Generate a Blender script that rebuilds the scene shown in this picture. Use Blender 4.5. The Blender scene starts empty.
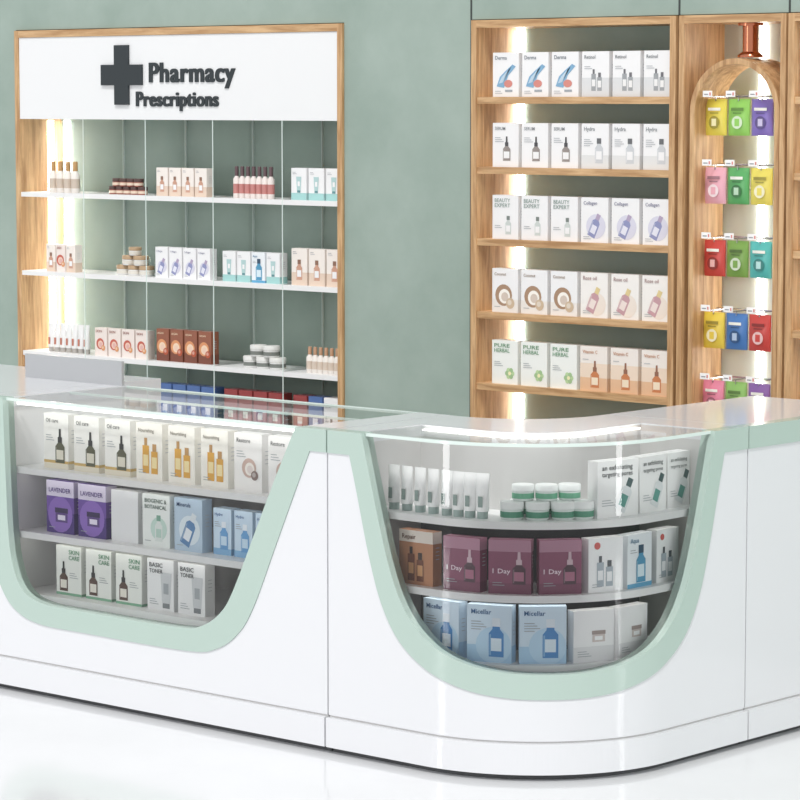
import bpy, math, random
from mathutils import Matrix, Vector
random.seed(4)
sc = bpy.context.scene
sc.view_settings.view_transform = 'Standard'

# ------------------------------------------------------------------ materials
def lin(c):
    c /= 255.0
    return c/12.92 if c <= .04045 else ((c+.055)/1.055)**2.4
MATS = {}
def mat(name, rgb=None, rough=.5, metal=0., emit=0., spec=.5):
    if name in MATS: return MATS[name]
    m = bpy.data.materials.new(name); m.use_nodes = True
    b = m.node_tree.nodes['Principled BSDF']
    c = (lin(rgb[0]), lin(rgb[1]), lin(rgb[2]), 1)
    b.inputs['Base Color'].default_value = c
    b.inputs['Roughness'].default_value = rough
    b.inputs['Metallic'].default_value = metal
    b.inputs['Specular IOR Level'].default_value = spec
    if emit:
        b.inputs['Emission Color'].default_value = c
        b.inputs['Emission Strength'].default_value = emit
    MATS[name] = m
    return m
def C(r, g, b, rough=.45):
    return mat('print_%d_%d_%d' % (r, g, b), (r, g, b), rough)

def noise_mat(name, c1, c2, scale, rough, vec=(1, 1, 1), detail=6, bump=0., spec=.5, lo=.35, hi=.65, rot=(0,0,0), dist=0.):
    m = bpy.data.materials.new(name); m.use_nodes = True
    nt = m.node_tree; b = nt.nodes['Principled BSDF']
    tc = nt.nodes.new('ShaderNodeTexCoord'); mp = nt.nodes.new('ShaderNodeMapping')
    mp.inputs['Scale'].default_value = vec
    mp.inputs['Rotation'].default_value = rot
    n = nt.nodes.new('ShaderNodeTexNoise'); n.inputs['Scale'].default_value = scale
    n.inputs['Detail'].default_value = detail
    n.inputs['Roughness'].default_value = .62
    n.inputs['Distortion'].default_value = dist
    r = nt.nodes.new('ShaderNodeValToRGB')
    r.color_ramp.elements[0].position = lo; r.color_ramp.elements[1].position = hi
    r.color_ramp.elements[0].color = (*[lin(x) for x in c1], 1)
    r.color_ramp.elements[1].color = (*[lin(x) for x in c2], 1)
    nt.links.new(tc.outputs['Object'], mp.inputs['Vector'])
    nt.links.new(mp.outputs['Vector'], n.inputs['Vector'])
    nt.links.new(n.outputs['Fac'], r.inputs['Fac'])
    nt.links.new(r.outputs['Color'], b.inputs['Base Color'])
    b.inputs['Roughness'].default_value = rough
    b.inputs['Specular IOR Level'].default_value = spec
    if bump:
        bp = nt.nodes.new('ShaderNodeBump'); bp.inputs['Strength'].default_value = bump
        bp.inputs['Distance'].default_value = .01
        nt.links.new(n.outputs['Fac'], bp.inputs['Height'])
        nt.links.new(bp.outputs['Normal'], b.inputs['Normal'])
    MATS[name] = m
    return m

WALL = noise_mat('green_plaster', (145, 163, 153), (164, 180, 171), 3.0, .7, bump=.06, lo=.28, hi=.72, detail=8)
WOOD = noise_mat('oak_wood', (170, 127, 84), (218, 180, 134), 5.0, .45, vec=(10, 10, .8), detail=9, dist=.5)
WOODH = noise_mat('oak_wood_horizontal', (172, 130, 87), (218, 181, 136), 5.0, .45, vec=(.8, 10, 10), detail=9, dist=.5)
FLOOR = noise_mat('white_floor', (222, 223, 225), (227, 228, 230), 1.0, .10)
WHITE = mat('white_lacquer', (225, 226, 229), .12)
WHT = mat('white_shelf', (238, 238, 238), .4)
MINT = mat('mint_lacquer', (180, 199, 190), .2)
GREY = mat('grey_panel', (180, 182, 185), .3, .1)
DGREY = mat('dark_display_back', (40, 40, 44), .35)
LGREY = mat('light_display_back', (205, 204, 203), .5)
DARK = mat('groove_dark', (60, 66, 64), .6)
TOE = mat('toe_kick_grey', (85, 86, 88), .5)
SIGN = mat('sign_dark', (42, 50, 54), .4)
COPPER = mat('copper', (205, 130, 100), .2, 1.)
STEEL = mat('steel', (200, 200, 205), .25, 1.)
LED = mat('led_strip', (255, 252, 246), .5, emit=12.0)
FILLGLOW = mat('added_fill_glow', (255, 252, 246), .5, emit=2.2)  # emissive bars added to brighten the counter display interiors
EDGE = mat('glass_edge', (218, 231, 226), .12)

def glass_mat(name, ior, tint):
    m = bpy.data.materials.new(name); m.use_nodes = True
    nt = m.node_tree; nt.nodes.clear()
    o = nt.nodes.new('ShaderNodeOutputMaterial'); mx = nt.nodes.new('ShaderNodeMixShader')
    t = nt.nodes.new('ShaderNodeBsdfTransparent'); g = nt.nodes.new('ShaderNodeBsdfGlossy')
    f = nt.nodes.new('ShaderNodeFresnel'); f.inputs['IOR'].default_value = ior
    t.inputs['Color'].default_value = tint
    g.inputs['Roughness'].default_value = .02
    nt.links.new(f.outputs[0], mx.inputs[0]); nt.links.new(t.outputs[0], mx.inputs[1])
    nt.links.new(g.outputs[0], mx.inputs[2]); nt.links.new(mx.outputs[0], o.inputs[0])
    return m
GLASS = glass_mat('clear_glass', 1.5, (.97, .98, .975, 1))
TGLASS = glass_mat('top_glass_low_iron', 1.10, (.985, .995, .99, 1))

# ------------------------------------------------------------------ mesh builder
I4 = Matrix.Identity(4)
class MB:
    def __init__(s): s.v = []; s.f = []; s.m = []; s.mats = []; s.sm = []
    def mi(s, m):
        if m not in s.mats: s.mats.append(m)
        return s.mats.index(m)
    def add(s, vs, fs, m, M=None, smooth=False):
        k = len(s.v); M = M or I4
        s.v += [tuple(M @ Vector(p)) for p in vs]
        i = s.mi(m)
        for f in fs:
            s.f.append([k+a for a in f]); s.m.append(i); s.sm.append(smooth)
    def box(s, x0, x1, y0, y1, z0, z1, m, M=None):
        vs = [(x0,y0,z0),(x1,y0,z0),(x1,y1,z0),(x0,y1,z0),(x0,y0,z1),(x1,y0,z1),(x1,y1,z1),(x0,y1,z1)]
        s.add(vs, [(0,3,2,1),(4,5,6,7),(0,1,5,4),(1,2,6,5),(2,3,7,6),(3,0,4,7)], m, M)
    def poly(s, pts, y, m, M=None):
        s.add([(p[0], y, p[1]) for p in pts], [tuple(range(len(pts)))], m, M)
    def prism(s, pts, z0, z1, m, M=None, side=None):
        n = len(pts)
        a = [(p[0], p[1], z0) for p in pts]; b = [(p[0], p[1], z1) for p in pts]
        s.add(a+b, [tuple(range(n-1, -1, -1)), tuple(range(n, 2*n))], m, M)
        s.add(a+b, [(i, (i+1) % n, n+(i+1) % n, n+i) for i in range(n)], side or m, M)
    def yprism(s, pts, y0, y1, m, M=None):
        n = len(pts)
        a = [(p[0], y0, p[1]) for p in pts]; b = [(p[0], y1, p[1]) for p in pts]
        s.add(a+b, [tuple(range(n)), tuple(range(2*n-1, n-1, -1))]+[(i, n+i, n+(i+1) % n, (i+1) % n) for i in range(n)], m, M)
    def loft(s, levels, m, M=None, n=16):
        vs = []; fs = []
        for z, rx, ry in levels:
            for k in range(n):
                a = 2*math.pi*k/n
                vs.append((rx*math.cos(a), ry*math.sin(a), z))
        L = len(levels)
        for i in range(L-1):
            for k in range(n):
                fs.append((i*n+k, i*n+(k+1) % n, (i+1)*n+(k+1) % n, (i+1)*n+k))
        s.add(vs, fs, m, M, True)
        s.add(vs, [tuple(range(n-1, -1, -1)), tuple((L-1)*n+k for k in range(n))], m, M)
    def ribbon(s, pa, pb, z0, z1, m):
        n = len(pa)
        for i in range(n-1):
            a, b, c, d = pa[i], pa[i+1], pb[i+1], pb[i]
            vs = [(*a, z0), (*b, z0), (*c, z0), (*d, z0), (*a, z1), (*b, z1), (*c, z1), (*d, z1)]
            fs = [(0,3,2,1),(4,5,6,7),(0,1,5,4),(2,3,7,6)]
            if i == 0: fs.append((3,0,4,7))
            if i == n-2: fs.append((1,2,6,5))
            s.add(vs, fs, m)
    def build(s, name, parent=None):
        me = bpy.data.meshes.new(name)
        me.from_pydata(s.v, [], s.f)
        for m in s.mats: me.materials.append(m)
        me.polygons.foreach_set('material_index', s.m)
        me.polygons.foreach_set('use_smooth', s.sm)
        me.update()
        o = bpy.data.objects.new(name, me); sc.collection.objects.link(o)
        if parent: o.parent = parent
        return o
def empty(name):
    o = bpy.data.objects.new(name, None); sc.collection.objects.link(o)
    o.empty_display_size = .1
    return o
def T(x, y, z, a=0.): return Matrix.Translation((x, y, z)) @ Matrix.Rotation(a, 4, 'Z')

TXT = {}
def text_geo(st, bold=.0):
    if (st, bold) in TXT: return TXT[(st, bold)]
    cu = bpy.data.curves.new('t', 'FONT'); cu.body = st; cu.size = 1; cu.offset = bold; cu.resolution_u = 2
    o = bpy.data.objects.new('t', cu); sc.collection.objects.link(o)
    bpy.context.view_layer.update()
    me = o.evaluated_get(bpy.context.evaluated_depsgraph_get()).to_mesh()
    vs = [tuple(v.co) for v in me.vertices]; fs = [tuple(p.vertices) for p in me.polygons]
    bpy.data.objects.remove(o)
    x0 = min(v[0] for v in vs); x1 = max(v[0] for v in vs)
    y1 = max(v[1] for v in vs)
    w = x1-x0
    TXT[(st, bold)] = ([((v[0]-x0)/w, v[1]/w) for v in vs], fs, y1/w)
    return TXT[(st, bold)]
def put_text(mb, st, x, z, w, y, m, M=None, bold=.01, hmax=None, thick=0):
    vs, fs, asp = text_geo(st, bold)
    zs = w
    if hmax and asp*w > hmax: zs = hmax/asp
    mb.add([(x+v[0]*w, y, z+v[1]*zs) for v in vs], fs, m, M)

# ------------------------------------------------------------------ product graphics
def rect(x0, z0, x1, z1): return [(x0, z0), (x1, z0), (x1, z1), (x0, z1)]
def disc(cx, cz, rx, rz=None, n=18):
    rz = rz or rx
    return [(cx+rx*math.cos(2*math.pi*k/n), cz+rz*math.sin(2*math.pi*k/n)) for k in range(n)]
def mixc(m, f=.45):
    """lighter tint of a print colour"""
    r, g, b = [int(v) for v in m.name.split('_')[1:4]]
    return C(int(r+(250-r)*f), int(g+(250-g)*f), int(b+(250-b)*f))
def icon(mb, M, kind, cx, cz, s, c1, c2, c3, y):
    def q(pts, m, l=0): mb.poly([(cx+u*s, cz+v*s) for u, v in pts], y-.0002*l, m, M)
    hl = mixc(c1, .35)
    if kind == 'bottle':
        q([(-.2,-.5),(.2,-.5),(.2,.1),(.1,.22),(.1,.28),(-.1,.28),(-.1,.22),(-.2,.1)], c1)
        q(rect(-.11,.28,.11,.5), c2, 1); q(rect(-.14,-.35,.14,-.02), c3, 1); q(rect(-.18,-.46,-.14,.08), hl, 2)
    elif kind == 'dropper':
        q([(-.2,-.5),(.2,-.5),(.2,-.02),(.08,.1),(-.08,.1),(-.2,-.02)], c1)
        q(rect(-.09,.1,.09,.26), c2, 1); q([(-.05,.26),(.05,.26),(.04,.5),(-.04,.5)], c2, 1)
        q(rect(-.15,-.4,.15,-.12), c3, 1); q(rect(-.18,-.46,-.15,-.04), hl, 2)
    elif kind == 'tube':
        q(rect(-.14,-.5,.14,-.36), c2); q([(-.16,-.36),(.16,-.36),(.22,.5),(-.22,.5)], c1)
        q(rect(-.1,-.1,.1,.2), c3, 1)
    elif kind == 'tilt':
        R = lambda u, v: (u*.9+v*.42, v*.9-u*.42)
        q([R(*p) for p in [(-.2,-.5),(.2,-.5),(.2,.15),(.1,.25),(-.1,.25),(-.2,.15)]], c1)
        q([R(*p) for p in rect(-.1,.25,.1,.5)], c2, 1); q([R(*p) for p in rect(-.13,-.35,.13,.0)], c3, 1)
        q([R(*p) for p in rect(-.18,-.46,-.14,.12)], hl, 2)
    elif kind == 'jar':
        q(rect(-.4,-.35,.4,.08), c1); q(rect(-.43,.08,.43,.3), c2, 1); q(rect(-.25,-.25,.25,-.02), c3, 1)
    elif kind == 'fruit':
        q(disc(-.06,.02,.40), c1); q(disc(-.02,-.02,.27), c3, 1); q(disc(-.0,-.04,.17), mixc(c1,.55), 2)
        q(disc(.26,-.27,.2), c2, 3); q(disc(.23,-.24,.1), mixc(c2), 4)
    elif kind == 'duo':
        q(rect(-.3,-.5,-.05,.25), c1); q(rect(-.23,.25,-.12,.45), c2); q(rect(.03,-.5,.28,.1), c1); q(rect(.08,.1,.23,.3), c2)
        q(rect(-.27,-.3,-.08,0), c3, 1); q(rect(.06,-.35,.25,-.05), c3, 1)
    elif kind == 'flower':
        for k in range(6):
            a = k*math.pi/3
            q(disc(.26*math.cos(a), .26*math.sin(a), .2, n=10), c1 if k % 2 else c2, k % 2)
        q(disc(0, 0, .15), c3, 3)
    elif kind == 'swoosh':
        q([(-.45,-.3),(-.3,.05),(-.05,.25),(.3,.5),(.45,.42),(.1,.1),(-.1,-.35)], c1); q(disc(.1,-.2,.2,.14), c2, 1)
        q([(-.35,-.2),(-.2,.05),(.25,.42),(.1,.3),(-.15,-.15)], mixc(c1, .5), 2); q(rect(-.05,-.5,.3,-.42), c3, 1)

def pack(mb, M, w, h, d, st):
    """printed carton; local x centred, front face at y=0 looking to -y"""
    base = st['base']; y = -.0006
    mb.box(-w/2, w/2, 0, d, 0, h, base, M)
    mb.box(-w/2, w/2, d*.45, d*.5, h, h+.0004, C(205,205,205), M)
    for col, z0, z1 in st.get('bands', []):
        mb.poly(rect(-w/2, z0*h, w/2, z1*h), y, col, M)
        mb.add([(w/2+.0006, 0, z0*h), (w/2+.0006, d, z0*h), (w/2+.0006, d, z1*h), (w/2+.0006, 0, z1*h)], [(0,1,2,3)], col, M)
    if 'bg' in st:
        col, cx, cz, r = st['bg']; mb.poly(disc(cx*w, cz*h, r*w), y-.0002, col, M)
    if 'icon' in st:
        k, cx, cz, s, c1, c2, c3 = st['icon']
        icon(mb, M, k, cx*w, cz*h, s*h, c1, c2, c3, y-.0004)
    tc = st.get('tc', C(70,80,90))
    for i, t in enumerate(st.get('title', [])):
        if t: put_text(mb, t, w*st.get('tx', -.40), h*(st.get('tz', .84)-.115*i), w*st.get('tw', .7), y-.0016, tc, M, hmax=h*.085)
    for i in range(st.get('lines', 3)):
        z = h*(st.get('lz', .3)-.045*i); lx = st.get('lx', -.4)
        mb.poly(rect(lx*w, z, (lx+.22+.12*((i*7) % 3)/2)*w, z+h*.012), y-.0016, st.get('lc', C(160,165,170)), M)
    for i in range(4):
        z = h*(.7-.07*i)
        mb.add([(w/2+.0012, d*.3, z), (w/2+.0012, d*.7, z), (w/2+.0012, d*.7, z+h*.012), (w/2+.0012, d*.3, z+h*.012)], [(0,1,2,3)], st.get('lc', C(195,198,202)), M)

Wb = C(243,243,244)
ST = {
 'facial': dict(base=Wb, icon=('swoosh',.02,.42,.62,C(130,175,208),C(215,140,130),C(160,168,176)), title=['Derma'], tc=C(120,128,138), tw=.45, lines=2, lz=.12),
 'greypic': dict(base=Wb, bands=[(C(220,222,224),.0,.42)], icon=('duo',.05,.38,.5,C(160,164,168),C(110,110,115),C(238,238,238)), title=['Retinol'], tw=.4, tc=C(120,125,130), lines=2, lz=.66),
 'darkbottle': dict(base=Wb, icon=('dropper',.05,.42,.55,C(150,142,138),C(75,75,78),Wb), title=['SERUM'], tw=.4, tc=C(140,145,150), lines=3, lz=.66),
 'whitebottle': dict(base=Wb, bands=[(C(226,227,227),0,.3)], icon=('bottle',.15,.4,.55,C(205,208,212),C(105,107,110),Wb), title=['Hydra'], tw=.4, tc=C(140,145,150), lines=4, lz=.64),
 'greentext': dict(base=Wb, icon=('bottle',.12,.32,.42,C(205,212,209),C(125,134,130),Wb), title=['BEAUTY', 'EXPERT'], tc=C(145,162,156), tw=.6, lines=2, lz=.3),
 'purple': dict(base=Wb, bg=(C(218,217,232),.05,.36,.36), icon=('tilt',.02,.38,.55,C(145,150,192),C(180,165,192),C(230,230,243)), title=['Collagen'], tw=.5, tc=C(135,135,158), lines=2, lz=.12),
 'coco': dict(base=Wb, bands=[(C(238,234,229),0,.3)], icon=('fruit',.0,.38,.62,C(170,138,112),C(208,186,158),C(250,245,238)), title=['Coconut'], tc=C(145,122,104), tw=.45, lines=1, lz=.12),
 'pinkcream': dict(base=C(245,242,238), bg=(C(240,229,218),.1,.3,.34), icon=('tilt',.0,.4,.6,C(200,158,165),C(225,205,150),C(240,225,219)), title=['Rose oil'], tc=C(165,135,135), tw=.5, lines=2, lz=.14),
 'herb': dict(base=C(242,245,241), icon=('flower',.2,.25,.3,C(165,198,148),C(190,216,165),C(245,240,192)), title=['PURE', 'HERBAL'], tc=C(105,152,118), tw=.6, lines=3, lz=.5),
 'orange': dict(base=C(243,236,229), bands=[(C(230,190,154),0,.3),(C(240,220,200),.3,.62)], icon=('dropper',.05,.38,.6,C(205,130,84),C(150,105,84),C(245,228,202)), title=['Vitamin C'], tc=C(190,135,102), tw=.55, lines=1, lz=.7),
 'teal': dict(base=Wb, bands=[(C(165,210,208),0,.22)], icon=('tube',.0,.48,.5,C(180,210,210),C(95,145,150),Wb), lines=2, lz=.86),
 'tan': dict(base=C(244,236,229), bands=[(C(228,206,188),0,.35)], icon=('bottle',.0,.42,.55,C(205,158,136),C(140,105,86),Wb), lines=2, lz=.9),
 'rosy': dict(base=C(240,228,221), icon=('fruit',.0,.42,.5,C(198,98,82),C(222,155,105),C(240,204,186)), title=['SKIN'], tc=C(150,90,80), tw=.5, lines=0),
 'brown': dict(base=C(150,92,70), bands=[(C(124,72,56),0,.3)], icon=('fruit',.0,.45,.55,C(222,152,106),C(188,88,58),C(243,214,186)), title=['ARGAN'], tc=C(245,220,190), tw=.5, lines=0),
 'blue': dict(base=C(80,110,165), bands=[(C(50,75,130),0,.5)], icon=('bottle',.0,.4,.5,C(150,180,215),C(230,235,245),C(50,75,130)), lines=0),
 'red': dict(base=C(150,60,60), bands=[(C(105,35,40),0,.5)], icon=('bottle',.0,.4,.5,C(190,110,100),C(230,215,205),C(105,35,40)), lines=0),
 'gold': dict(base=C(244,243,239), bands=[(C(205,172,105),.10,.15),(C(230,222,205),0,.10)], icon=('dropper',.16,.42,.62,C(88,88,66),C(45,45,45),C(225,220,205)), title=['Oil care'], tc=C(110,110,110), tw=.5, lines=3, lz=.6),
 'amber': dict(base=C(244,241,234), icon=('duo',.05,.44,.66,C(220,165,68),C(186,144,92),C(245,225,170)), title=['Nourishing'], tc=C(120,112,100), tw=.6, lines=2, lz=.16),
 'pinkjar': dict(base=C(243,241,240), icon=('fruit',.08,.4,.42,C(205,176,166),C(135,115,110),C(245,238,232)), title=['Restore'], tc=C(110,110,110), tw=.5, lines=3, lz=.68),
 'lav': dict(base=C(112,78,165), bands=[(C(72,45,125),0,.4),(C(224,216,236),.70,1)], bg=(C(140,105,190),.0,.36,.45), icon=('jar',.05,.36,.42,C(90,62,130),C(50,34,80),C(235,228,245)), title=['LAVENDER'], tz=.78, tc=C(80,50,130), tw=.8, lines=1, lz=.1),
 'plain': dict(base=C(236,237,238), lines=0),
 'bio': dict(base=C(240,244,241), bg=(C(200,224,214),.1,.35,.3), icon=('bottle',.1,.36,.5,C(225,232,228),C(130,175,155),C(185,212,200)), title=['BIOGENIC &', 'BOTANICAL'], tc=C(70,95,85), tw=.8, lines=1, lz=.1),
 'sea': dict(base=C(190,210,228), bg=(C(225,236,244),.05,.4,.38), icon=('tilt',.05,.42,.66,C(90,134,182),C(225,232,238),C(235,240,246)), title=['Minerals'], tc=C(50,80,120), tw=.5, lines=1, lz=.1),
 'aqua': dict(base=C(208,227,244), bands=[(C(136,184,222),0,.14)], icon=('bottle',.1,.42,.6,C(104,162,214),C(235,242,250),C(205,228,246)), title=['Hydro'], tc=C(50,95,150), tw=.45, lines=3, lz=.7),
 'skin': dict(base=C(238,241,236), bands=[(C(130,180,150),0,.05)], icon=('dropper',-.2,.38,.6,C(85,60,48),C(40,40,40),C(235,230,220)), title=['SKIN', 'CARE'], tx=.02, tc=C(90,148,113), tw=.42, lines=3, lz=.45, lx=.05),
 'toner': dict(base=C(240,241,242), icon=('tube',.22,.40,.7,C(206,209,212),C(125,130,134),C(165,171,176)), title=['BASIC', 'TONER'], tc=C(60,65,70), tw=.5, lines=3, lz=.2),
 'copperb': dict(base=C(190,132,94), bands=[(C(235,225,215),.78,1)], icon=('duo',.0,.4,.66,C(120,66,42),C(60,35,25),C(215,160,110)), title=['Repair'], tc=C(110,70,50), tw=.4, lines=0),
 'maroon': dict(base=C(135,68,98), bands=[(C(178,128,150),.78,1),(C(116,52,82),0,.2)], icon=('dropper',.22,.48,.6,C(66,28,46),C(205,178,188),C(170,105,130)), title=['', '', '', '', '1 Day'], tc=C(245,225,235), tw=.42, lines=2, lz=.2),
 'reddot': dict(base=C(242,243,244), bg=(C(205,85,80),-.25,.86,.09), icon=('duo',-.02,.4,.6,C(165,176,186),C(70,75,82),C(238,240,242)), tc=C(90,100,110), lines=2, lz=.14),
 'cyan': dict(base=C(238,243,247), bands=[(C(100,170,208),0,.08)], icon=('bottle',.05,.44,.7,C(80,152,190),C(50,80,105),C(218,236,245)), title=['Aqua'], tc=C(60,115,150), tw=.35, lines=2, lz=.7),
 'aquab': dict(base=C(214,231,245), bands=[(C(172,208,235),0,.3)], bg=(C(190,220,242),.1,.3,.4), icon=('bottle',.16,.44,.68,C(62,134,198),C(228,236,245),C(224,238,248)), title=['Micellar'], tc=C(50,98,145), tw=.45, lines=4, lz=.7),
 'whitepair': dict(base=C(240,240,241), bands=[(C(224,224,226),0,.3)], icon=('jar',.12,.50,.34,C(208,196,192),C(158,142,137),Wb), title=[], lines=3, lz=.2, tc=C(130,130,132)),
 'bigsafe': dict(base=C(238,238,238), icon=('tilt',.18,.38,.62,C(218,222,224),C(66,88,90),C(90,150,140)), title=['an exfoliating', 'targeting pores'], tc=C(60,65,68), tw=.75, lines=3, lz=.3),
}

def row(name, x0, pitch, n, y, z, w, h, d, styles, parent=None, jitter=.0):
    mb = MB()
    for i in range(n):
        st = ST[styles[i % len(styles)] if isinstance(styles, list) else styles]
        a = random.uniform(-jitter, jitter)
        pack(mb, T(x0+w/2+pitch*i, y, z, a), w, h, d, st)
    return mb.build(name, parent)

def bottle(mb, M, r, h, body, cap, label=None):
    mb.loft([(0, r*.9, r*.9), (h*.03, r, r), (h*.6, r, r), (h*.68, r*.55, r*.55), (h*.72, r*.42, r*.42)], body, M, 14)
    mb.loft([(h*.70, r*.55, r*.55), (h*.98, r*.55, r*.55), (h, r*.45, r*.45)], cap, M, 14)
    if label: mb.loft([(h*.15, r*1.03, r*1.03), (h*.45, r*1.03, r*1.03)], label, M, 14)
def jar(mb, M, r, h, body, lid, label=None):
    mb.loft([(0, r*.85, r*.85), (h*.08, r*.96, r*.96), (h*.58, r*.96, r*.96)], body, M, 24)
    mb.loft([(h*.6, r, r), (h*.95, r, r), (h, r*.93, r*.93)], lid, M, 24)
    if label: mb.loft([(h*.15, r*.98, r*.98), (h*.48, r*.98, r*.98)], label, M, 24)
def tube(mb, M, r, h, body, cap, stripe):
    mb.loft([(0, r*.8, r*.8), (h*.16, r*.82, r*.82)], cap, M, 16)
    mb.loft([(h*.16, r*.95, r*.95), (h*.22, r, r*.95), (h*.6, r*1.05, r*.6), (h*.95, r*1.15, r*.12), (h, r*1.15, r*.1)], body, M, 16)
    mb.box(-r*.35, r*.35, -r*.97, -r*.9, h*.26, h*.5, stripe, M)

# ------------------------------------------------------------------ room
fl = MB(); fl.box(-9, 9, -9, 2.7, -.05, 0, FLOOR); fl.build('floor')
FY = 2.08
w = MB()
yw = FY+.012
for a, b in [(-9, -3.803), (-1.855, -1.200), (1.262, 9)]:
    w.box(a, b, yw, 2.42, 0, 2.303, WALL)
w.box(-9, 9, yw, 2.42, 2.303, 3.3, WALL)
w.box(-9, 9, 2.42, 2.5, 0, 3.3, WALL)
for gx in (-1.2, -.226, .247):
    w.box(gx-.004, gx+.004, yw-.0015, yw, 2.303, 3.3, DARK)
w.box(-1.2035, -1.1965, yw-.0015, yw+.05, 0, 2.303, DARK)
w.build('wall_back')

def unit(name, x0, x1, shelves, wood_shelves, back_mat, top_t=.028, side_t=.024, depth=.26):
    e = empty(name)
    f = MB(); f.box(x0, x0+side_t, FY, FY+depth, 0, 2.3, WOOD); f.box(x1-side_t, x1, FY, FY+depth, 0, 2.3, WOOD)
    f.box(x0+side_t, x1-side_t, FY, FY+depth, 2.3-top_t, 2.3, WOODH)
    f.box(x0+side_t, x1-side_t, FY+.02, FY+depth, 0, .08, WOODH)
    f.build('frame', e)
    b = MB(); b.box(x0+side_t, x1-side_t, FY+depth-.012, FY+depth, .08, 2.3-top_t, back_mat); b.build('back_panel', e)
    s = MB()
    for z in shelves:
        s.box(x0+side_t, x1-side_t, FY+.006, FY+depth-.022, z-(.026 if wood_shelves else .02), z, WOODH if wood_shelves else WHT)
    s.build('shelves', e)
    return e

# --- prescriptions unit (left)
LX0, LX1 = -3.80, -1.857
LS = [1.60, 1.257, .905, .56, .28]
e = unit('pharmacy_shelving_unit', LX0, LX1, LS, False, WALL, .03, .026)
b = MB(); b.box(LX0+.027, LX1-.027, FY+.004, FY+.06, 1.918, 2.269, mat('sign_white', (238,239,240), .4)); b.build('sign_board', e)
b = MB()
b.box(LX0+.027, LX0+.032, FY+.165, FY+.195, .08, 1.91, LED)
b.box(LX0+.05, LX0+.08, FY+.239, FY+.2475, .08, 1.91, LED)
b.build('led_strips', e)
b = MB()
for x in (-3.37, -2.985, -2.585, -2.19):
    b.box(x-.002, x+.002, FY+.007, FY+.2375, .08, 1.917, TGLASS)
    b.box(x-.002, x+.002, FY+.005, FY+.007, .08, 1.917, EDGE)
    b.box(x-.0025, x+.0025, FY+.2378, FY+.2478, .08, 1.917, EDGE)
b.build('glass_partitions', e)
# sign lettering
b = MB()
cx, cz, a1, t1 = -3.118, 2.105, .125, .043
b.yprism([(cx-t1,cz-a1),(cx+t1,cz-a1),(cx+t1,cz-t1),(cx+a1,cz-t1),(cx+a1,cz+t1),(cx+t1,cz+t1),(cx+t1,cz+a1),(cx-t1,cz+a1),(cx-t1,cz+t1),(cx-a1,cz+t1),(cx-a1,cz-t1),(cx-t1,cz-t1)], FY-.006, FY+.004, SIGN)
b.build('cross_symbol', e)
def sign_text(st, x, z, wd, cap):
    cu = bpy.data.curves.new(st, 'FONT'); cu.body = st; cu.size = 1; cu.extrude = .02; cu.offset = .014; cu.space_character = 1.10
    o = bpy.data.objects.new('t', cu); sc.collection.objects.link(o); bpy.context.view_layer.update()
    me = o.evaluated_get(bpy.context.evaluated_depsgraph_get()).to_mesh()
    vs = [tuple(v.co) for v in me.vertices]; fs = [tuple(p.vertices) for p in me.polygons]
    bpy.data.objects.remove(o)
    x0 = min(v[0] for v in vs); x1 = max(v[0] for v in vs); k = (wd-.008)/(x1-x0); kz = cap/.70
    mb = MB()
    # bold strokes: layered copies of the same letter bodies
    for j, (dx, dz) in enumerate([(0, 0), (.002, .0007), (.004, 0), (.006, .0007), (.0075, 0)]):
        mb.add([(x+dx+(v[0]-x0)*k, FY+.0015-.00005*j-v[2]*.1, z+dz+v[1]*kz) for v in vs], fs, SIGN)
    mb.build('lettering_'+st.lower(), e)
sign_text('Pharmacy', -2.955, 2.075, .508, .080)
sign_text('Prescriptions', -3.035, 1.975, .492, .060)

# --- box unit (middle)
RX0, RX1 = -1.191, -.233
RS = [2.012, 1.748, 1.476, 1.198, .925, .65, .37]
e2 = unit('retail_shelving_unit', RX0, RX1, RS, True, WALL, .028, .026)
b = MB(); b.box(RX0+.03, RX0+.06, FY+.239, FY+.2475, .08, 2.27, LED); b.build('led_strip', e2)
UX0, UX1 = .25, 1.25
e4 = unit('retail_shelving_unit', UX0, UX1, RS, True, WALL, .028, .026)
b = MB(); b.box(UX0+.03, UX0+.06, FY+.239, FY+.2475, .08, 2.27, LED); b.build('led_strip', e4)

# --- arch unit
AX0, AX1 = -.218, .240
e3 = unit('arched_display_unit', AX0, AX1, [], True, mat('pale_back', (205,212,204), .6), .028, .022)
b = MB()
acx, R, zc = .016, .192, 1.955
o_, i_ = [], []
for k in range(33):
    a = math.pi*k/32
    o_.append((acx-R*math.cos(a), zc+R*math.sin(a))); i_.append((acx-(R-.02)*math.cos(a), zc+(R-.02)*math.sin(a)))
o_ = [(acx-R, .08)]+o_+[(acx+R, .08)]; i_ = [(acx-R+.02, .08)]+i_+[(acx+R-.02, .08)]
ya, yb = FY+.012, FY+.19
for k in range(len(o_)-1):
    A, B, Cc, D = o_[k], o_[k+1], i_[k+1], i_[k]
    vs = [(p[0], yy, p[1]) for yy in (ya, yb) for p in (A, B, Cc, D)]
    b.add(vs, [(0,3,2,1),(4,5,6,7),(0,1,5,4),(2,3,7,6)], WOOD)
b.build('arch', e3)
b = MB(); b.box(-.035, -.01, FY+.239, FY+.2475, .08, 2.27, LED); b.build('led_strip', e3)
b = MB()
M = T(.022, FY+.10, 0)
b.loft([(2.262,.045,.045),(2.272,.045,.045)], COPPER, M, 24)
b.loft([(2.165,.028,.028),(2.262,.028,.028)], COPPER, M, 24)
b.loft([(2.150,.046,.046),(2.158,.046,.046),(2.170,.03,.03)], COPPER, M, 24)
b.build('copper_spotlight', e3)
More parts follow.
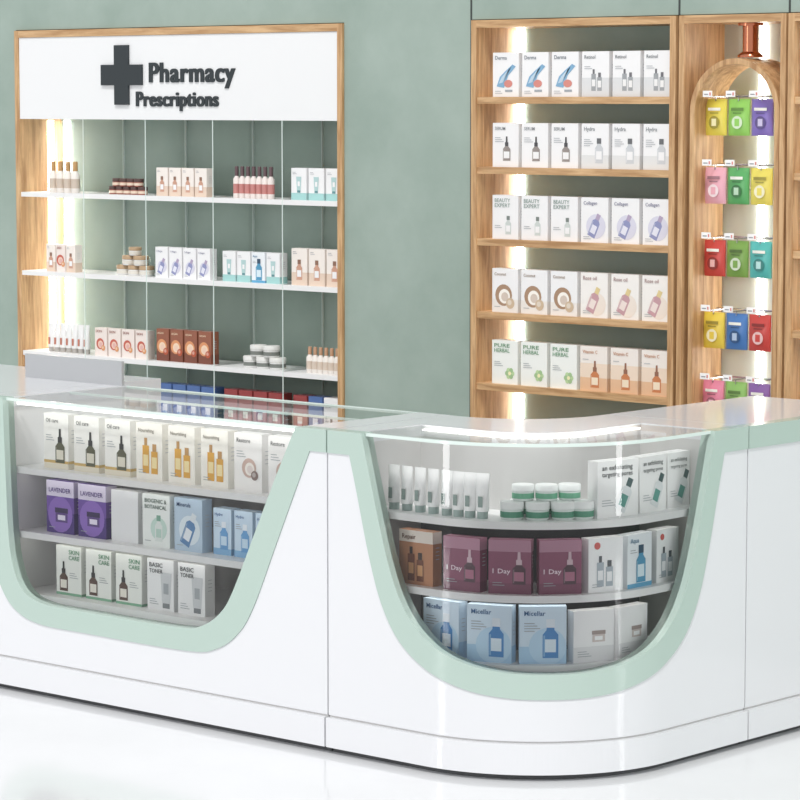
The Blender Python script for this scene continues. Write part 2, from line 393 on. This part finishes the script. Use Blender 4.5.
PC = [[(232,216,90),(150,210,100),(140,120,200)],[(238,178,192),(95,175,105),(236,222,105)],[(205,75,68),(125,165,80),(90,190,185)],
      [(232,205,80),(75,125,190),(205,75,70)],[(232,140,165),(145,192,105),(140,100,170)],[(235,205,80),(90,170,185),(205,75,68)]]
b = MB(); hk = MB()
for r, zb in enumerate([1.874, 1.630, 1.370, 1.110, .864, .61]):
    hk.box(-.15, .17, FY+.15, FY+.154, zb+.137, zb+.143, STEEL)
    for c in range(3):
        x = -.112+.100*c; h = .130; ww = .047; M = T(x, FY+.085, zb)
        col = C(*PC[r][c], .3)
        dk = C(*[int(v*.7) for v in PC[r][c]], .3)
        b.loft([(0, ww, .002), (h*.12, ww, .011), (h*.5, ww, .014), (h*.85, ww, .009), (h*.94, ww, .002), (h, ww, .0018)], col, M, 16)
        b.poly(disc(0, h*.36, .023), -.0155, mixc(col, .7) if (r+c) % 2 else dk, M)
        b.poly(rect(-.027, h*.68, .027, h*.76), -.0145, dk if (r+c) % 2 else C(248,248,240), M)
        b.poly(rect(-.018, h*.60, .018, h*.63), -.0150, dk, M)
        b.poly(rect(-.010, h*.26, .010, h*.46), -.0162, col if (r+c) % 2 else mixc(col, .6), M)
        hk.box(x-.0015, x+.0015, FY+.03, FY+.15, zb+.136, zb+.140, STEEL)
        hk.box(x-.0015, x+.0015, FY+.078, FY+.082, zb+.122, zb+.138, STEEL)
        hk.box(x-.02, x+.02, FY+.028, FY+.030, zb+.137, zb+.159, C(250,250,250))
        hk.box(x-.014, x+.004, FY+.0272, FY+.028, zb+.144, zb+.148, C(150,150,155))
        hk.box(x+.009, x+.015, FY+.0272, FY+.028, zb+.142, zb+.153, C(215,140,130))
b.build('face_mask_pouches', e3); hk.build('display_hooks', e3)

# ------------------------------------------------------------------ wall unit stock
yy = FY+.035
bw = dict(w=.126, h=.166, d=.05)
for z, sty, nm in [(RS[0], ['facial']*3+['greypic']*3, 'skincare_boxes'), (RS[1], ['darkbottle']*3+['whitebottle']*3, 'night_serum_boxes'),
               (RS[2], ['greentext']*3+['purple']*3, 'lotion_boxes'), (RS[3], ['coco']*3+['pinkcream']*3, 'body_oil_boxes'),
               (RS[4], ['herb']*3+['orange']*3, 'vitamin_boxes')]:
    row(nm, -1.112, .1425, 6, yy, z, styles=sty, **bw)
for z in RS[:5]:
    row('herbal_boxes', .33, .145, 6, yy, z, styles=['greentext','herb'], **bw)
yl = FY+.04; s1, s2, s3, s4 = LS[:4]
gold = C(190,150,100)
def bottles(name, x0, x1, n, z, r, h, body, cap, label):
    mb = MB()
    for i in range(n):
        bottle(mb, T(x0+r+(x1-x0-2*r)*i/(n-1), yl+r, z), r, h, body, cap, label)
    mb.build(name)
bottles('lotion_bottles', -3.64, -3.46, 4, s1, .019, .135, C(238,232,226), gold, C(205,190,175))
mb = MB()
for i in range(5): jar(mb, T(-3.25+.045*i, yl+.03, s1), .021, .034, C(165,95,80), C(85,62,58), C(230,210,190))
for i in range(4): jar(mb, T(-3.228+.045*i, yl+.03, s1+.0341), .021, .034, C(165,95,80), C(85,62,58), C(230,210,190))
mb.build('balm_jars')
row('cream_boxes', -2.955, .077, 4, yl, s1, .068, .118, .04, 'tan')
bottles('nail_care_bottles', -2.51, -2.285, 7, s1, .0145, .13, C(235,225,220), C(95,75,78), C(195,130,125))
row('tube_boxes', -2.172, .096, 3, yl, s1, .084, .128, .045, 'teal')
row('soap_boxes', -3.65, .064, 3, yl, s2, .057, .118, .04, ['tan','rosy','tan'])
mb = MB()
for i in range(3): jar(mb, T(-3.2+.07*i, yl+.04, s2), .033, .042, C(240,240,238), C(180,152,120), C(220,215,205))
for i in range(2): jar(mb, T(-3.165+.07*i, yl+.04, s2+.0421), .033, .042, C(240,240,238), C(180,152,120), C(220,215,205))
jar(mb, T(-3.13, yl+.04, s2+.0842), .028, .036, C(240,240,238), C(180,152,120), C(220,215,205))
mb.build('cream_jars')
row('ampoule_boxes', -2.965, .084, 4, yl, s2, .074, .128, .04, 'purple')
row('hand_cream_boxes', -2.565, .084, 4, yl, s2, .074, .124, .045, ['teal','teal','cyan','teal'])
row('face_oil_boxes', -2.172, .097, 3, yl, s2, .086, .148, .045, 'tan')
mb = MB()
for i in range(7): tube(mb, T(-3.645+.038*i, yl+.02, s3), .016, .125, C(240,240,240), C(180,175,170), C(190,120,100))
mb.build('cosmetic_tubes')
row('blush_boxes', -3.345, .085, 4, yl, s3, .075, .12, .04, 'rosy')
row('argan_oil_boxes', -2.962, .084, 4, yl, s3, .074, .135, .045, 'brown')
mb = MB()
for i in range(3): jar(mb, T(-2.44+.075*i, yl+.04, s3), .035, .047, C(242,242,240), C(225,225,222), C(120,125,120))
for i in range(2): jar(mb, T(-2.40+.075*i, yl+.04, s3+.0471), .035, .047, C(242,242,240), C(225,225,222), C(120,125,120))
mb.build('ointment_jars')
bottles('sanitizer_bottles', -2.10, -1.92, 6, s3, .0145, .105, C(238,232,226), C(190,150,120), C(215,200,185))
row('capsule_boxes', -3.28, .095, 3, yl, s4, .083, .24, .06, 'cyan')
row('tablet_boxes', -2.95, .085, 4, yl, s4, .075, .25, .06, 'blue')
row('ointment_boxes', -2.56, .085, 4, yl, s4, .075, .25, .06, 'red')
row('syrup_boxes', -2.165, .085, 3, yl, s4, .075, .25, .06, ['red','blue','darkbottle'])

# ------------------------------------------------------------------ counter
ARC = .5*math.pi/2
def P(s, o=0.):
    if s <= .4: return (s, o)
    if s <= .4+ARC:
        a = (s-.4)/.5; r = .5-o
        return (.4+r*math.sin(a), .5-r*math.cos(a))
    return (.9-o, .5+s-.4-ARC)
def ang(s): return 0. if s <= .4 else (math.pi/2 if s >= .4+ARC else (s-.4)/.5)
S_END = .4+ARC+.435
def frange(a, b, n): return [a+(b-a)*i/n for i in range(n+1)]
def crom(pts, sub=6):
    out = []
    for i in range(len(pts)-1):
        p0 = pts[max(i-1, 0)]; p1 = pts[i]; p2 = pts[i+1]; p3 = pts[min(i+2, len(pts)-1)]
        for k in range(sub):
            t = k/sub
            f = lambda j: .5*(2*p1[j]+(p2[j]-p0[j])*t+(2*p0[j]-5*p1[j]+4*p2[j]-p3[j])*t*t+(3*p1[j]-p0[j]-3*p2[j]+p3[j])*t**3)
            out.append((f(0), f(1)))
    out.append(pts[-1])
    for i in range(1, len(out)):
        if out[i][0] <= out[i-1][0]: out[i] = (out[i-1][0]+1e-4, out[i][1])
    return out
def interp(c, s, outside):
    if s <= c[0][0] or s >= c[-1][0]: return outside
    for i in range(len(c)-1):
        if c[i][0] <= s <= c[i+1][0]:
            t = (s-c[i][0])/(c[i+1][0]-c[i][0]); return c[i][1]+t*(c[i+1][1]-c[i][1])
ZB = .118; BAND = .93
def sheet(name, cols, lo, hi, o0, o1, m, parent, smooth=False):
    mb = MB()
    for i in range(len(cols)-1):
        a, b_ = cols[i], cols[i+1]
        la, ha, lb, hb = lo(a), hi(a), lo(b_), hi(b_)
        if ha-la < 1e-5 and hb-lb < 1e-5: continue
        A, B, A2, B2 = P(a, o0), P(b_, o0), P(a, o1), P(b_, o1)
        vs = [(*A, la), (*B, lb), (*B, hb), (*A, ha), (*A2, la), (*B2, lb), (*B2, hb), (*A2, ha)]
        fs = [(0,1,2,3), (5,4,7,6), (3,2,6,7), (1,0,4,5)]
        if i == 0: fs.append((0,3,7,4))
        if i == len(cols)-2: fs.append((1,5,6,2))
        mb.add(vs, fs, m)
    return mb.build(name, parent)
def front(parent, s0, s1, inner, outer, n):
    cols = sorted(set([round(x, 5) for x in frange(s0, s1, n)]+[round(p[0], 5) for p in inner+outer if s0 < p[0] < s1]))
    I = lambda s: interp(inner, s, 1.0) if inner else 1.0
    O = lambda s: min(interp(outer, s, BAND), I(s)) if outer else BAND
    sheet('front_panel', cols, lambda s: ZB, O, 0, .025, WHITE, parent)
    sheet('mint_frame', cols, O, I, -.004, .045, MINT, parent)
    if inner:
        gc = [c for c in cols if inner[0][0] <= c <= inner[-1][0]]
        g = MB()
        for i in range(len(gc)-1):
            a, b_ = gc[i], gc[i+1]
            g.add([(*P(a, .02), min(I(a)-.004, .992)), (*P(b_, .02), min(I(b_)-.004, .992)), (*P(b_, .02), .992), (*P(a, .02), .992)], [(0,1,2,3)], GLASS, None, True)
            A, B, A2, B2 = P(a, .012), P(b_, .012), P(a, .022), P(b_, .022)
            g.add([(*A, .990), (*B, .990), (*B2, .990), (*A2, .990), (*A, 1.0), (*B, 1.0), (*B2, 1.0), (*A2, 1.0)], [(0,1,5,4),(4,5,6,7),(2,3,7,6)], EDGE)
        g.build('front_glass', parent)
def plinth(parent, s0, s1, n):
    cs = frange(s0, s1, n)
    mb = MB(); mb.ribbon([P(s, -.014) for s in cs], [P(s, .03) for s in cs], .02, ZB-.006, WHITE)
    mb.build('plinth', parent)
    mb = MB(); mb.ribbon([P(s, .02) for s in cs], [P(s, .05) for s in cs], 0, .02, TOE)
    mb.ribbon([P(s, .004) for s in cs], [P(s, .02) for s in cs], ZB-.006, ZB, LGREY)
    mb.build('toe_kick', parent)
SZ = [.335, .543, .762]

# straight display counter
c1 = empty('glass_display_counter')
in1 = crom([(-1.495,1.0),(-1.487,.8),(-1.475,.55),(-1.452,.43),(-1.40,.35),(-1.30,.318),(-1.1,.314),(-.66,.314),(-.54,.334),(-.455,.39),(-.40,.47),(-.31,.65),(-.215,.84),(-.13,1.0)])
ou1 = crom([(-1.567,.93),(-1.556,.7),(-1.542,.45),(-1.52,.36),(-1.45,.285),(-1.33,.247),(-1.1,.242),(-.62,.242),(-.48,.265),(-.385,.325),(-.315,.42),(-.215,.63),(-.125,.82),(-.072,.93)])
front(c1, -1.6, -.003, in1, ou1, 60); plinth(c1, -1.6, -.004, 4)
mb = MB()
mb.box(-1.6, -1.50, .046, .57, .05, .965, WHT); mb.box(-.03, -.003, .046, .57, .05, .965, WHT)
mb.box(-1.50, -.03, .545, .57, .05, .90, LGREY)
mb.box(-1.50, -.03, .046, .545, SZ[0]-.03, SZ[0], WHT)
mb.build('carcass', c1)
mb = MB(); ml = MB()
for z in SZ[1:]:
    mb.box(-1.499, -.031, .05, .544, z-.022, z, WHT)
    ml.box(-1.48, -.05, .080, .095, z-.0245, z-.0222, FILLGLOW)
ml.box(-1.48, -.14, .047, .055, .975, .989, FILLGLOW)
mb.build('display_shelves', c1); ml.build('added_fill_bars', c1)  # glowing bars are an added fill for this display
mb = MB()
mb.box(-1.6, -1.495, .0455, .575, .965, 1.0, WHITE); mb.box(-.128, -.003, .0455, .575, .965, 1.0, WHITE)
mb.build('countertop', c1)
mb = MB()
mb.add([(-1.495,.02,.998),(-.128,.02,.998),(-.128,.572,.998),(-1.495,.572,.998)], [(0,1,2,3)], TGLASS)
mb.box(-1.495, -.128, .569, .575, .990, 1.0, EDGE)
mb.box(-1.495, -.128, .30, .303, .990, .9985, EDGE)
mb.box(-1.495, -.128, .553, .563, .895, .90, EDGE)
mb.build('top_glass', c1)

# curved corner counter
c2 = empty('curved_display_counter')
half_i = [(.65,1.0),(.605,.83),(.55,.64),(.50,.52),(.435,.435),(.345,.375),(.24,.34),(.12,.322),(0,.318)]
half_o = [(.70,.93),(.67,.82),(.62,.63),(.57,.49),(.50,.385),(.395,.312),(.26,.266),(.13,.247),(0,.243)]
def full(h, c=.793): return crom([(c-w_, z) for w_, z in h]+[(c+w_, z) for w_, z in h[-2::-1]])
in2, ou2 = full(half_i), full(half_o)
front(c2, .003, S_END-.003, in2, ou2, 110); plinth(c2, .004, S_END-.004, 90)
SA, SB = .115, .4+ARC+.285
def arcpts(cx, cy, r, a0, a1, n): return [(cx+r*math.sin(a0+(a1-a0)*i/n), cy-r*math.cos(a0+(a1-a0)*i/n)) for i in range(n+1)]
YB = .785; YE = .932
top_out = [(.003,.0455),(SA,.0455),(SA,.3)]+arcpts(.4,.5,.2,0,math.pi/2,24)+[(.6,YB),(.8545,YB),(.8545,YE),(.36,YE)]+arcpts(.06,.87,.3,math.pi/2,0,24)+[(.003,.57)]
mb = MB(); mb.prism(top_out, .965, 1.0, WHITE); mb.build('countertop', c2)
mb = MB()
gl = [(SA,.02),(.4,.02)]+arcpts(.4,.5,.48,0,math.pi/2,40)[1:]+[(.88,YB),(.6,YB)]+arcpts(.4,.5,.2,math.pi/2,0,24)+[(SA,.3)]
mb.add([(p[0], p[1], .998) for p in gl], [tuple(range(len(gl)))], TGLASS)
mb.build('top_glass', c2)
mb = MB()
bs = frange(SA, SB, 60)
mb.ribbon([P(s,.3) for s in bs], [P(s,.315) for s in bs], .05, SZ[2]-.022, DGREY)
mb.ribbon([P(s,.3) for s in bs], [P(s,.315) for s in bs], SZ[2]-.022, .965, LGREY)
mb.box(.003, SA, .05, .31, .05, .965, LGREY); mb.box(.59, .85, YB, YE, .05, .965, LGREY)
stf = [(.003,.55)]+arcpts(.06,.87,.32,0,math.pi/2,20)+[(.38,YE)]
stf2 = [(.003,.57)]+arcpts(.06,.87,.3,0,math.pi/2,20)+[(.36,YE)]
mb.ribbon(stf, stf2, .05, .965, WHITE)
mb.build('carcass', c2)
def shelfpoly(o): return [(SA,o),(.4,o)]+arcpts(.4,.5,.5-o,0,math.pi/2,40)[1:]+[(.9-o,YB),(.6,YB)]+arcpts(.4,.5,.2,math.pi/2,0,24)+[(SA,.3)]
mb = MB(); ml = MB()
for z, t in ((SZ[0], .03), (SZ[1], .022), (SZ[2], .022)):
    mb.prism(shelfpoly(.055), z-t, z, WHT)
bs2 = frange(SA+.02, SB-.02, 60)
for z in SZ[1:]: ml.ribbon([P(s,.086) for s in bs2], [P(s,.100) for s in bs2], z-.0245, z-.0222, FILLGLOW)
ml.ribbon([P(s,.285) for s in bs2], [P(s,.298) for s in bs2], .984, .989, FILLGLOW)
mb.build('display_shelves', c2); ml.build('added_fill_bars', c2)  # same added fill bars, following the curve

# right-hand service counter
c3 = empty('service_counter')
front(c3, S_END+.003, S_END+.80, [], [], 4); plinth(c3, S_END+.004, S_END+.80, 4)
mb = MB(); mb.box(.36, .8545, .938, 1.732, .965, 1.0, WHITE); mb.box(.36, .38, .938, 1.732, .05, .965, WHITE); mb.box(.38,.87,1.71,1.732,.05,.965,WHITE)
mb.build('countertop', c3)
# left-hand desk
c4 = empty('service_counter')
front(c4, -3.0, -1.604, [], [], 4); plinth(c4, -3.0, -1.604, 4)
mb = MB(); mb.box(-3.0, -1.604, .0455, .84, .965, 1.0, WHITE); mb.box(-3.0, -1.604, .82, .84, .05, .965, WHITE); mb.box(-3.0,-2.98,.046,.82,.05,.965,WHITE); mb.box(-1.62,-1.604,.046,.82,.05,.965,WHITE)
mb.build('countertop', c4)
pn = empty('transaction_divider_panel')
mb = MB(); mb.box(-2.01, -1.50, .550, .562, 1.0, 1.086, GREY)
mb.box(-2.01, -1.60, .562, .60, 1.0, 1.006, GREY); mb.build('panel', pn)

# ------------------------------------------------------------------ counter stock
row('serum_boxes', -1.405, .151, 8, .10, SZ[2], .122, .186, .045, ['gold','gold','gold','amber','amber','amber','pinkjar','pinkjar'])
row('lavender_boxes', -1.395, .158, 2, .10, SZ[1], .136, .178, .05, 'lav')
row('mineral_boxes', -1.075, .150, 3, .10, SZ[1], .128, .172, .045, ['plain','bio','sea'])
row('hydrating_boxes', -.615, .095, 4, .12, SZ[1], .08, .150, .045, 'aqua')
row('dropper_boxes', -1.35, .147, 3, .10, SZ[0], .124, .168, .045, 'skin')
row('toner_boxes', -.905, .145, 2, .10, SZ[0], .124, .168, .045, 'toner')

def prow(name, z, items, o=.085):
    mb = MB()
    for s, st, w_, h, d in items:
        x, y = P(s, o)
        pack(mb, T(x, y, z, ang(s)), w_, h, d, ST[st])
    return mb.build(name)
prow('cleanser_boxes', SZ[0], [(.385,'aquab',.14,.172,.04),(.585,'aquab',.14,.172,.04),(.78,'aquab',.14,.172,.04),(.97,'whitepair',.135,.155,.04),(1.15,'whitepair',.13,.155,.04)])
prow('treatment_boxes', SZ[1], [(.285,'copperb',.135,.165,.04),(.475,'maroon',.128,.162,.04),(.66,'maroon',.128,.162,.04),(.842,'maroon',.128,.162,.04),(1.018,'reddot',.122,.162,.04),(1.185,'cyan',.12,.162,.04),(1.325,'reddot',.11,.162,.04)])
prow('exfoliant_boxes', SZ[2], [(1.085,'bigsafe',.16,.17,.045),(1.27,'bigsafe',.13,.17,.045),(1.40,'bigsafe',.11,.17,.045)], o=.10)
mb = MB()
for i in range(8):
    s = .175+.053*i; x, y = P(s, .11)
    tube(mb, T(x, y, SZ[2], ang(s)), .020, .135, C(244,244,244), C(160,178,174), C(140,158,153))
mb.build('hand_cream_tubes')
mb = MB(); jb = C(225,234,230); jl = C(105,172,140); jj = C(75,142,115)
for s in (.66, .76, .86, .94):
    x, y = P(s, .12); jar(mb, T(x, y, SZ[2]), .036, .054, jb, C(238,241,240), jj)
for s in (.70, .80, .90):
    x, y = P(s, .15); jar(mb, T(x, y, SZ[2]+.0542), .034, .048, jb, C(238,241,240), jl)
for s in (.68, .80, .92):
    x, y = P(s, .205); jar(mb, T(x, y, SZ[2]), .032, .05, jb, C(238,241,240), jj)
mb.build('face_cream_jars')

# ------------------------------------------------------------------ light
wd = bpy.data.worlds.new('world'); sc.world = wd; wd.use_nodes = True
bg = wd.node_tree.nodes['Background']; bg.inputs[0].default_value = (.985, .99, 1, 1); bg.inputs[1].default_value = .80
sl = bpy.data.lights.new('sun', 'SUN'); sl.energy = 1.75; sl.angle = math.radians(9); sl.color = (1, .99, .97)
so = bpy.data.objects.new('sun_light', sl); sc.collection.objects.link(so)
so.rotation_euler = Vector((-.30, .50, -.85)).to_track_quat('-Z', 'Y').to_euler()
# tall area lights added out of view for streaks on the glass, slight fill
def strip(x, y, tx, ty, w_, h_, L):
    l = bpy.data.lights.new('added_streak_light', 'AREA'); l.shape = 'RECTANGLE'; l.size = w_; l.size_y = h_
    l.energy = L*math.pi*w_*h_
    o = bpy.data.objects.new('added_streak_light', l); sc.collection.objects.link(o)
    o.location = (x, y, h_/2+.1)
    o.rotation_euler = Vector((tx-x, ty-y, 0)).to_track_quat('-Z', 'Y').to_euler()
strip(-1.9, -4.6, .3, .2, .4, 2.8, 11)
strip(5.6, 1.5, .8, .4, .35, 2.8, 11)

cam = bpy.data.cameras.new('camera'); cam.lens = 135; cam.sensor_width = 36; cam.clip_end = 60
co = bpy.data.objects.new('camera', cam); sc.collection.objects.link(co)
co.location = (6.2, -6.65, 2.0); co.rotation_euler = (math.radians(90-5.71), 0, math.radians(41.6))
sc.camera = co
